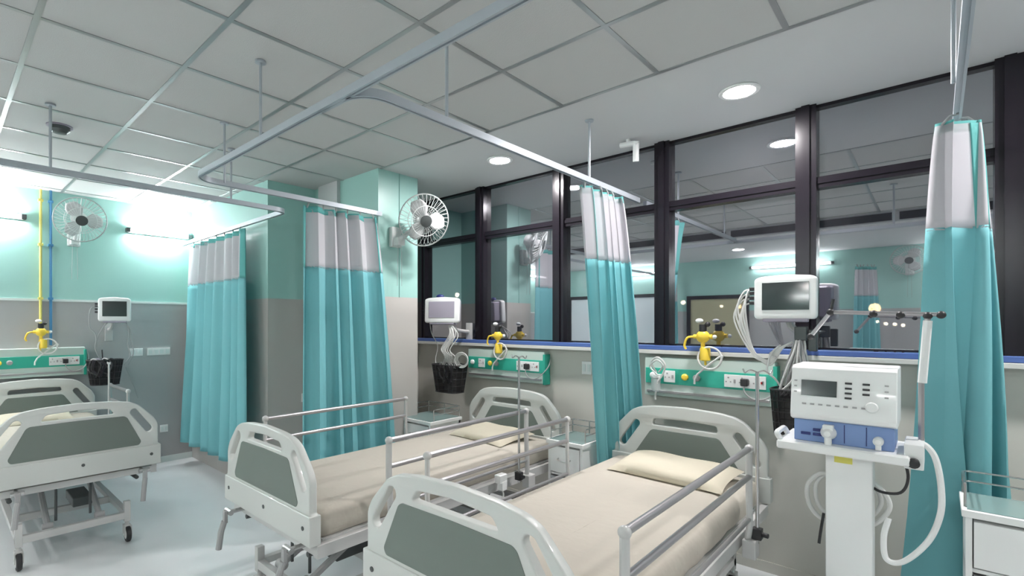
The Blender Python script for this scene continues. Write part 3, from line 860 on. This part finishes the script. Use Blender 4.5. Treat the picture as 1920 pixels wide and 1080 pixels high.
for i in range(7):
    dz = .055-.028*(i % 4); o = .01*i
    lead3.append([(-.165, .02, dz), (-.195-o*.6, -.0, dz-.02), (-.205-o, -.01, dz-.14), (-.17+o*.3, .0, -.30-.01*i), (-.08+o*.5, .0, -.40+.008*i), (-.02-.01*i, .02, -.30-.005*i), (.03, .03, -.26)])
lead3.append([(-.03, .03, -.28), (-.07, 0, -.33), (-.09, -.01, -.43), (-.05, 0, -.48), (-.01, .02, -.55)])
monitor(W3, 0, .12, .31, .255, 'large white patient monitor with dark screen in front of the windows, above the nearest bed', (.05, .40, 0), cables=lead3)
lead2 = []
rnd = random.Random(4)
for i in range(18):
    x = .04+rnd.uniform(0, .13)
    lead2.append([(.06+rnd.uniform(-.02, .04), .04, -.14), (x+.05, 0, -.26+rnd.uniform(-.02, .02)), (x-.03, -.03, -.38), (x+rnd.uniform(-.02, .06), -.03, -.46), (.06+rnd.uniform(-.1, .12), .0, -.56)])
for i in range(4):
    c = Vector((.30, -.03, -.47)); r = .055+.008*i
    lead2.append([(c.x+r*math.cos(a)*1.1, c.y-.006*i, c.z+r*math.sin(a)*.9) for a in [k*PI/6 for k in range(0, 13)]])
lead2.append([(-.165, .03, .02), (-.20, .02, -.05), (-.18, .02, -.22), (-.10, .03, -.35), (-.12, .02, -.5), (-.04, .0, -.60)])
monitor((-3.50, 3.42, 1.775), 0, .42, .36, .25, 'small white patient monitor with pale dusty screen beside the window frame, above the middle bed', (.02, .38, 0), 'mgrey', cables=lead2, knob=True, cable_r=.0038)
lead1 = [[(-.05, .02, -.13), (-.12, .0, -.22), (-.17, 0, -.38), (-.14, 0, -.50), (-.06, 0, -.62)],
         [(.10, .02, -.13), (.14, .0, -.22), (.16, 0, -.36), (.17, 0, -.48), (.12, 0, -.60)],
         [(.11, .02, -.13), (.13, .0, -.25), (.12, 0, -.38), (.14, 0, -.50), (.08, 0, -.60)],
         [(-.14, .02, .02), (-.21, .0, .0), (-.22, 0, -.18), (-.17, 0, -.26), (-.16, 0, -.40)],
         [(.10, 0, -.62), (.17, .05, -.80), (.24, .1, -.98)]]
monitor((-6.36, 1.33, 1.795), PI/2, -.25, .29, .255, 'small white patient monitor with dark screen on the left grey wall', (0, .29, 0), cables=lead1, cable_m='cable_g')

# loops of pale leads hanging in a bundle under the nearest monitor
t = thing('lead_bundle', 'bundle of pale monitor leads hung under the large monitor', 'cables', (-.56, 3.40, 1.52))
rnd = random.Random(9)
for i in range(16):
    a = rnd.uniform(-.045, .03); b = rnd.uniform(-.07, .08); y = rnd.uniform(-.02, .03)
    obj('lead_loop', T(smooth_path([(a*.5, y+.02, .06), (a, y, -.03), (a+b*.5, y, -.13), (a+b, y, -.22-rnd.uniform(0, .08)), (a+b*.3+.03, y, -.16), (a*.4, y+.02, .05)]), .0055, 6), 'cable_g' if i % 3 else 'cable_w', t)
bm = bmesh.new(); add_box(bm, -.03, .03, -.01, .05, .03, .11, bev=.01); add_box(bm, .035, .075, 0, .05, -.03, .09, bev=.008)
obj('lead_clip', bm, 'dgrey', t)
bm = bmesh.new(); add_cyl(bm, (0, .05, .07), (0, .38, .07), .01); obj('holder_rod', bm, 'steel', t)

# wire baskets
def basket(loc, rotz, w, d, h, label, fill):
    t = thing('wire_basket', label, 'basket', loc, rotz, 'black wire baskets')     # origin: bottom centre
    bm = bmesh.new(); n = 28
    def pt(i, k):
        a = 2*PI*i/n; s = .78+.22*k; e = .5
        c, q = math.cos(a), math.sin(a)
        x = math.copysign(abs(c)**e, c)*w/2*s; y = math.copysign(abs(q)**e, q)*d/2*s
        return (x, y, k*h)
    g = [[bm.verts.new(pt(i, k/6)) for i in range(n)] for k in range(7)]
    for a, b in zip(g, g[1:]):
        for i in range(n): bm.faces.new((a[i], a[(i+1) % n], b[(i+1) % n], b[i]))
    bm.faces.new(g[0][::-1])
    obj('basket_mesh', bm, 'mesh_black', t)
    bm = bmesh.new()
    for k in (0, 1): add_tube(bm, [pt(i, k) for i in range(n)], .005, 6, closed=True)
    for k in (.25, .5, .75): add_tube(bm, [pt(i, k) for i in range(n)], .0022, 5, closed=True)
    for i in range(0, n, 2): add_tube(bm, [pt(i, 0), pt(i, .5), pt(i, 1)], .0022, 5)
    obj('basket_rim', bm, 'dark', t)
    if fill:
        for i in range(fill):
            bm = bmesh.new(); rnd2 = random.Random(i*7+int(w*100))
            x = rnd2.uniform(-w*.3, w*.3); y = rnd2.uniform(-d*.15, d*.15)
            add_tube(bm, smooth_path([(x, y, h*.3), (x+.04, y-.02, h*.8), (x-.03, y, h*1.05), (x-.06, y+.01, h*.6), (x+.02, y, h*.35)]), .007, 6)
            obj('stored_cable', bm, ('cable_w', 'mgrey', 'dgrey')[i % 3], t)
    bm = bmesh.new(); add_box(bm, -.05, .05, d/2-.01, d/2+.012, h*.75, h*1.03); add_tube(bm, [(0, d/2, h), (0, d/2+.03, h+.1)], .006, 6)
    obj('basket_hook', bm, 'dark', t)
    return t
basket((-.615, 3.38, 1.02), 0, .17, .17, .25, 'tall empty black wire basket left of the ventilator', 0)
basket((-3.40, 3.42, .99), 0, .36, .22, .26, 'black wire basket full of leads beside the middle bed head unit', 6)
basket((-6.40, 1.25, 1.0), PI/2, .32, .20, .26, 'black wire basket full of cables under the small monitor on the left wall', 6)

# ------------------------------------------------------------------ drip poles
def drip_pole(loc, label, top, m='steel'):
    t = thing('drip_pole', label, 'drip pole', loc)     # origin: lower end of the pole
    obj('pole', T([(0, 0, 0), (0, 0, top)], .0085, 10), m, t)
    bm = bmesh.new()
    for s in (-1, 1): add_tube(bm, smooth_path([(0, 0, top), (s*.03, 0, top+.01), (s*.055, 0, top-.005), (s*.065, 0, top+.015)]), .004, 6)
    obj('hook_top', bm, m, t)
    bm = bmesh.new(); add_box(bm, -.022, .022, -.022, .022, .02, .075, bev=.006); add_cyl(bm, (0, 0, .05), (.05, -.01, .05), .012)
    obj('clamp', bm, 'dark', t)
drip_pole((-.655, 2.86, .54), 'thin steel drip pole clamped to the right side of the nearest bed', .86)
drip_pole((-2.105, 2.80, .54), 'thin steel drip pole clamped to the right side of the middle bed', .87)
drip_pole((-6.05, 1.215, .54), 'thin pale drip pole beside the basket at the left edge bed', .70, 'bedm')
t = thing('drip_clamp', 'small pale clamp with dangling tube on the middle bed side frame', 'clamp', (-2.12, 2.62, .60))
bm = bmesh.new(); add_box(bm, -.025, .025, -.04, .04, -.02, .035, bev=.008); add_box(bm, -.015, .03, -.02, .03, -.07, -.01, bev=.006); obj('clamp_body', bm, 'white', t)
obj('tube_end', T(smooth_path([(.01, 0, -.06), (.012, .01, -.11), (.0, -.02, -.15), (.015, -.01, -.19)]), .006, 6), 'cable_w', t)

# ------------------------------------------------------------------ bedside lockers
def locker(loc, w, d, h, label, rotz=0):
    t = thing('bedside_locker', label, 'bedside locker', loc, rotz, 'white bedside lockers')    # front faces local -Y
    z0 = .10
    bm = bmesh.new()
    add_box(bm, -w/2, -w/2+.02, -d/2, d/2, z0, h-.03); add_box(bm, w/2-.02, w/2, -d/2, d/2, z0, h-.03)
    add_box(bm, -w/2, w/2, d/2-.02, d/2, z0, h-.03); add_box(bm, -w/2, w/2, -d/2, d/2, z0, z0+.02)
    add_box(bm, -w/2, w/2, -d/2+.01, d/2, h-.26, h-.245)
    obj('carcass', bm, 'white', t)
    obj('top', B((-w/2-.012, w/2+.012, -d/2-.012, d/2+.012, h-.03, h), bev=.005), 'white', t)
    obj('top_inlay', B((-w/2+.005, w/2-.005, -d/2+.005, d/2-.005, h, h+.003)), 'ltop', t)
    dr = obj('drawer', B((-w/2+.024, w/2-.024, -d/2-.006, d/2-.03, h-.235, h-.045), bev=.003), 'white', t)
    obj('drawer_handle', T(smooth_path([(-.05, -d/2-.006, h-.13), (-.045, -d/2-.03, h-.135), (0, -d/2-.038, h-.14), (.045, -d/2-.03, h-.135), (.05, -d/2-.006, h-.13)]), .005, 6), 'steel', dr)
    do = obj('door', B((-w/2+.024, w/2-.024, -d/2-.004, -d/2+.014, z0+.025, h-.27), bev=.003), 'locker_g', t)
    obj('door_handle', T([(w/2-.06, -d/2-.03, h-.42), (w/2-.06, -d/2-.03, h-.34)], .005, 6), 'steel', do)
    # gallery rail round three sides of the top
    bm = bmesh.new(); x = w/2; y = d/2
    for z in (h+.055, h+.10):
        add_tube(bm, round_corners([(-x, -y+.04, z), (-x, y, z), (x, y, z), (x, -y+.04, z)], .03), .0045, 6)
    for p in ((-x, -y+.04), (-x, y-.01), (x, y-.01), (x, -y+.04), (0, y)): add_cyl(bm, (p[0], p[1], h), (p[0], p[1], h+.10), .005, 8)
    obj('guard_rail', bm, 'steel', t)
    for sx in (-1, 1):
        for sy in (-1, 1):
            bm = bmesh.new(); add_cyl(bm, (sx*(w/2-.03), sy*(d/2-.03), .05), (sx*(w/2-.03), sy*(d/2-.03), z0), .010)
            add_lathe(bm, [(.025, -.01), (.025, .01)], 16, Matrix.Translation((sx*(w/2-.03), sy*(d/2-.03), .025)) @ Matrix.Rotation(PI/2, 4, 'Y'))
            obj('castor', bm, 'dgrey', t)
    return t
locker((.32, 3.14, 0), .46, .30, .865, 'white bedside locker with grey door at the right edge, before the large curtain')
locker((-1.985, 3.38, 0), .29, .36, .775, 'white bedside locker between the middle bed and the nearest bed')
locker((-3.42, 3.18, 0), .42, .38, .78, 'white bedside locker behind the middle bed, under the basket of leads')

# ------------------------------------------------------------------ ventilator and its stand
VX, VY = -.30, 2.86
t = thing('ventilator_stand', 'white pillar stand carrying the ventilator beside the nearest bed', 'stand', (VX, VY, 0))
obj('column', B((-.068, .100, -.05, .06, .08, 1.08), bev=.008), 'white', t)
bm = bmesh.new(); add_box(bm, -.235, .225, -.19, .16, 1.075, 1.115, bev=.016)
add_box(bm, .205, .265, -.15, .05, 1.06, 1.16, bev=.006)
add_tube(bm, round_corners([(-.225, -.16, 1.115), (-.235, -.18, 1.145), (-.235, -.02, 1.145), (-.225, .0, 1.115)], .03), .012, 8)
obj('shelf', bm, 'white', t)
for sx in (-1, 1):
    for sy in (-1, 1):
        bm = bmesh.new(); add_box(bm, min(0, sx*.26), max(0, sx*.26), sy*.14-.02, sy*.14+.02, .07, .11, bev=.008)
        o = obj('base_leg', bm, 'white', t)
        bm = bmesh.new(); add_lathe(bm, [(.035, -.015), (.035, .015)], 16, Matrix.Translation((sx*.24, sy*.14, .036)) @ Matrix.Rotation(PI/2, 4, 'Y'))
        add_cyl(bm, (sx*.24, sy*.14, .04), (sx*.24, sy*.14, .08), .010)
        obj('castor', bm, 'dgrey', o)
obj('sticker', B((-.035, .03, -.0515, -.0495, 1.02, 1.06)), 'sticker', t)
bm = bmesh.new(); add_lathe(bm, [(.018, 0), (.02, .03), (.012, .036)], 14, Matrix.Translation((.235, -.15, 1.09)) @ Matrix.Rotation(PI/2, 4, 'X')); obj('clamp_knob', bm, 'dark', t)
# articulated hose arm with its upright
ax = .255
bm = bmesh.new(); add_tube(bm, [(ax, -.02, 1.10), (ax+.0, -.02, 1.42), (ax+.02, -.02, 1.68)], .010, 8)
a = obj('hose_arm', bm, 'alu', t)
obj('arm_sleeve', T([(ax+.003, -.02, 1.40), (ax+.02, -.02, 1.66)], .015, 8), 'white', a)
obj('arm_link', T([(ax+.05, -.02, 1.685), (-.065, .0, 1.70)], .009, 8), 'alu', a)
obj('arm_link', T([(-.055, .0, 1.70), (-.135, .02, 1.585)], .009, 8), 'alu', a)
bm = bmesh.new()
for p in ((ax+.02, -.02, 1.68), (ax+.06, -.02, 1.683), (-.055, 0, 1.70), (-.135, .02, 1.585), (.10, -.01, 1.69), (.19, -.015, 1.685)): add_sphere(bm, p, .016)
add_tube(bm, [(-.055, 0, 1.70), (-.045, 0, 1.76)], .007, 6)
obj('arm_joint', bm, 'dark', a)
# ventilator unit
t = thing('ventilator', 'white and blue ventilator with dark display on the pillar stand', 'ventilator', (VX, VY, 1.115))
bm = bmesh.new()
for x0, x1 in ((-.185, .185),):
    vs = []
    prof = [(-.155, .105), (-.165, .125), (-.125, .33), (-.10, .342), (.14, .342), (.14, .095), (-.12, .095)]
    n = len(prof); L = [bm.verts.new((x0, y, z)) for y, z in prof]; R_ = [bm.verts.new((x1, y, z)) for y, z in prof]
    bm.faces.new(L); bm.faces.new(R_[::-1])
    for i in range(n): bm.faces.new((L[i], R_[i], R_[(i+1) % n], L[(i+1) % n]))
bmesh.ops.recalc_face_normals(bm, faces=bm.faces)
bmesh.ops.bevel(bm, geom=list(bm.edges), offset=.008, segments=3, affect='EDGES', profile=.7)
vb = obj('upper_body', bm, 'white', t)
# front slope frame: origin at (0,-.165,.125) to (0,-.125,.33)
sl = math.atan2(.04, .205)
F = Matrix.Translation((0, -.1655, .125)) @ Matrix.Rotation(-sl, 4, 'X')
def on_front(x0, x1, z0, z1, th=.004, bev=.0012):
    bm = bmesh.new(); add_box(bm, x0, x1, -th, .004, z0, z1, F, 0); return bm
obj('display', on_front(-.145, -.015, .085, .155), 'screen', vb, False)
bm = bmesh.new()
for c, rows in ((.025, (.15, .128, .107, .086)), (.085, (.15, .128, .107))):
    for z in rows: add_box(bm, c-.012, c+.012, -.005, .003, z-.004, z+.004, F)
obj('button', bm, 'dark', vb, False)
bm = bmesh.new()
for i in range(9): add_box(bm, -.14+.03*i, -.125+.03*i, -.0035, .003, .045, .052, F)
for z in (.15, .125, .10): add_box(bm, .145, .158, -.0035, .003, z-.003, z+.003, F); add_box(bm, -.172, -.162, -.0035, .003, z-.003, z+.003, F)
obj('touch_keys', bm, 'cable_g', vb, False)
bm = bmesh.new(); add_lathe(bm, [(.022, 0), (.022, .012), (.018, .016)], 24, F @ Matrix.Translation((.105, -.001, .055)) @ Matrix.Rotation(PI/2, 4, 'X')); obj('dial', bm, 'white', vb)
obj('lower_module', B((-.175, .175, -.13, .13, .0, .097), bev=.006), 'vblue', t)
bm = bmesh.new()
for x in (.01, .085): add_box(bm, x-.0015, x+.0015, -.1315, -.129, .01, .09)
obj('module_seam', bm, 'navy', t, False)
bm = bmesh.new()
for x, z in ((-.13, .035), (-.085, .055), (-.085, .035)): add_box(bm, x-.018, x+.018, -.136, -.129, z-.006, z+.006, bev=.002)
obj('label_plate', bm, 'navy', t)
bm = bmesh.new(); add_lathe(bm, [(.026, 0), (.03, .01), (.024, .03), (.012, .05)], 18, Matrix.Translation((-.045, -.13, .05)) @ Matrix.Rotation(PI/2, 4, 'X'))
add_box(bm, -.065, -.025, -.165, -.13, .06, .085, bev=.006); add_cyl(bm, (-.045, -.155, .05), (-.045, -.155, .0), .014)
obj('gas_connector', bm, 'white', t)
bm = bmesh.new(); add_lathe(bm, [(.018, 0), (.018, .03), (.010, .04)], 16, Matrix.Translation((.125, -.13, .04)) @ Matrix.Rotation(PI/2, 4, 'X')); add_cyl(bm, (.125, -.15, .04), (.125, -.15, .005), .010)
obj('gas_connector', bm, 'white', t)
def hose(pts, r, m='cable_w', ribs=True):
    # corrugated breathing hose: radius wobbles along its length
    P = smooth_path(pts, 14); bm = bmesh.new()
    add_tube(bm, P, r, 10)
    return bm
vz = 1.115
obj('breathing_hose', hose([(.245, -.04, 1.155-vz), (.275, -.05, 1.14-vz), (.30, -.05, 1.09-vz), (.315, -.05, .98-vz), (.312, -.05, .87-vz), (.275, -.05, .75-vz), (.20, -.05, .645-vz), (.145, -.04, .635-vz), (.135, -.02, .72-vz), (.15, 0, .80-vz)], .011), 'white', t)
c1 = [(-.06, .08, .93-vz), (-.11, .08, .92-vz), (-.155, .08, .86-vz), (-.15, .08, .77-vz), (-.10, .08, .71-vz), (0, .08, .69-vz), (.10, .08, .74-vz), (.15, .08, .83-vz), (.11, .08, .91-vz), (.02, .08, .95-vz)]
obj('breathing_hose', hose(c1, .010), 'cable_w', t)
obj('breathing_hose', hose([(p[0]*.8, p[1]+.015, p[2]*.9-.02) for p in c1], .009), 'cable_w', t)
obj('power_lead', T(smooth_path([(.20, -.05, 1.09-vz), (.215, -.05, 1.0-vz), (.19, -.04, .93-vz), (.12, 0, .91-vz), (.07, .05, .93-vz)]), .006, 6), 'dark', t)
obj('power_lead', T(smooth_path([(-.09, .07, .74-vz), (-.10, .06, .66-vz), (-.105, .04, .60-vz)]), .006, 6), 'dark', t)

# ------------------------------------------------------------------ small fittings
def plate(pos, face, w, h, label, cat='switch plate', n=2):
    """face: '-Y' on the window wall, '+X' on the left wall"""
    t = thing('switch_plate', label, cat, pos, PI/2 if face == '+X' else 0)
    obj('plate', B((-w/2, w/2, -.012, 0, -h/2, h/2), bev=.003), 'white', t)
    bm = bmesh.new()
    for k in range(n):
        c = -w/2+w*(k+.5)/n; add_box(bm, c-w/n*.3, c+w/n*.3, -.016, -.010, -h*.28, h*.28, bev=.001)
    obj('rocker', bm, 'trimw', t)
plate((LX, 1.595, 1.315), '+X', .13, .085, 'small white switch plate on the left grey wall, beside the basket')
plate((LX, 1.825, 1.315), '+X', .24, .085, 'wide white switch plate on the left grey wall, beside the curtain', n=4)
plate((LX, 1.88, .40), '+X', .085, .085, 'small white socket low on the left grey wall')
plate((-4.62, 2.58, .90), '+X', .09, .085, 'white socket on the grey side of the first column, behind the curtain edge')
plate((-2.14, WY, 1.27), '-Y', .09, .11, 'white switch plate left of the narrow curtain, under the windows')
plate((1.0, WY, 1.25), '-Y', .12, .09, 'white switch plate on the window wall outside the photo to the right')
t = thing('smoke_detector', 'small dark smoke detector on the tiled ceiling at the left', 'smoke detector', (-4.40, .60, CZ))
bm = bmesh.new(); add_lathe(bm, [(.06, -.004), (.058, -.03), (.04, -.05), (.01, -.054)], 24); obj('sensor', bm, 'dgrey', t)
bm = bmesh.new(); add_lathe(bm, [(.075, 0), (.075, -.008)], 24); obj('mounting_ring', bm, 'mgrey', t)
t = thing('ceiling_camera', 'small white bracket camera hanging under the plain ceiling border near the windows', 'camera', (-1.66, 3.55, CZ))
bm = bmesh.new(); add_cyl(bm, (0, 0, 0), (0, 0, -.05), .016); add_tube(bm, round_corners([(-.06, 0, -.03), (.05, 0, -.04), (.07, 0, -.06)], .02), .02, 8); obj('bracket', bm, 'white', t)
bm = bmesh.new(); add_cyl(bm, (.06, 0, -.03), (.05, .02, -.17), .022); obj('camera_body', bm, 'white', t)

# ------------------------------------------------------------------ outside at night
o = obj('ground', B((-120, 80, 6, 120, -6.2, -6.0)), 'asphalt'); o['kind'] = 'structure'
for i, (x, y, z, r, m, lab) in enumerate([(-2.75, 40, 2.56, .30, 'street', 'orange street lamp outside, glowing brightest beside the large curtain'),
        (-14.24, 40, 3.24, .17, 'street_w', 'pale street lamp outside, seen beside the window post left of the head unit'),
        (-10.31, 40, 2.82, .15, 'street', 'warm street lamp outside, just left of the large monitor'),
        (-11.49, 40, 2.89, .11, 'street_w', 'faint pale street lamp outside, further left of the large monitor'),
        (-2.63, 40, 1.73, .09, 'street_w', 'small street lamp outside, first of the row under the hose arm'),
        (-2.23, 40, 1.60, .10, 'street_w', 'small street lamp outside, second of the row under the hose arm'),
        (-1.81, 40, 1.57, .10, 'street_w', 'small street lamp outside, third of the row under the hose arm'),
        (-1.44, 40, 1.51, .10, 'street_w', 'small street lamp outside, last of the row under the hose arm'),
        (-38.6, 40, 4.76, .24, 'street_w', 'warm street lamp outside, right of the small monitor over the middle bed')]):
    if 4 <= i <= 7: x *= 1.12; y *= 1.12; z = 1.65+(z-1.65)*1.12; r *= 1.12
    t = thing('street_lamp', lab, 'street lamp', (x, y, -6), 0, 'street lamps outside')
    obj('lamp_post', T([(0, .0, 0), (0, 0, z+6-r)], .06, 8), 'asphalt', t)
    bm = bmesh.new(); add_sphere(bm, (0, 0, z+6), r); obj('lamp_globe', bm, m, t)
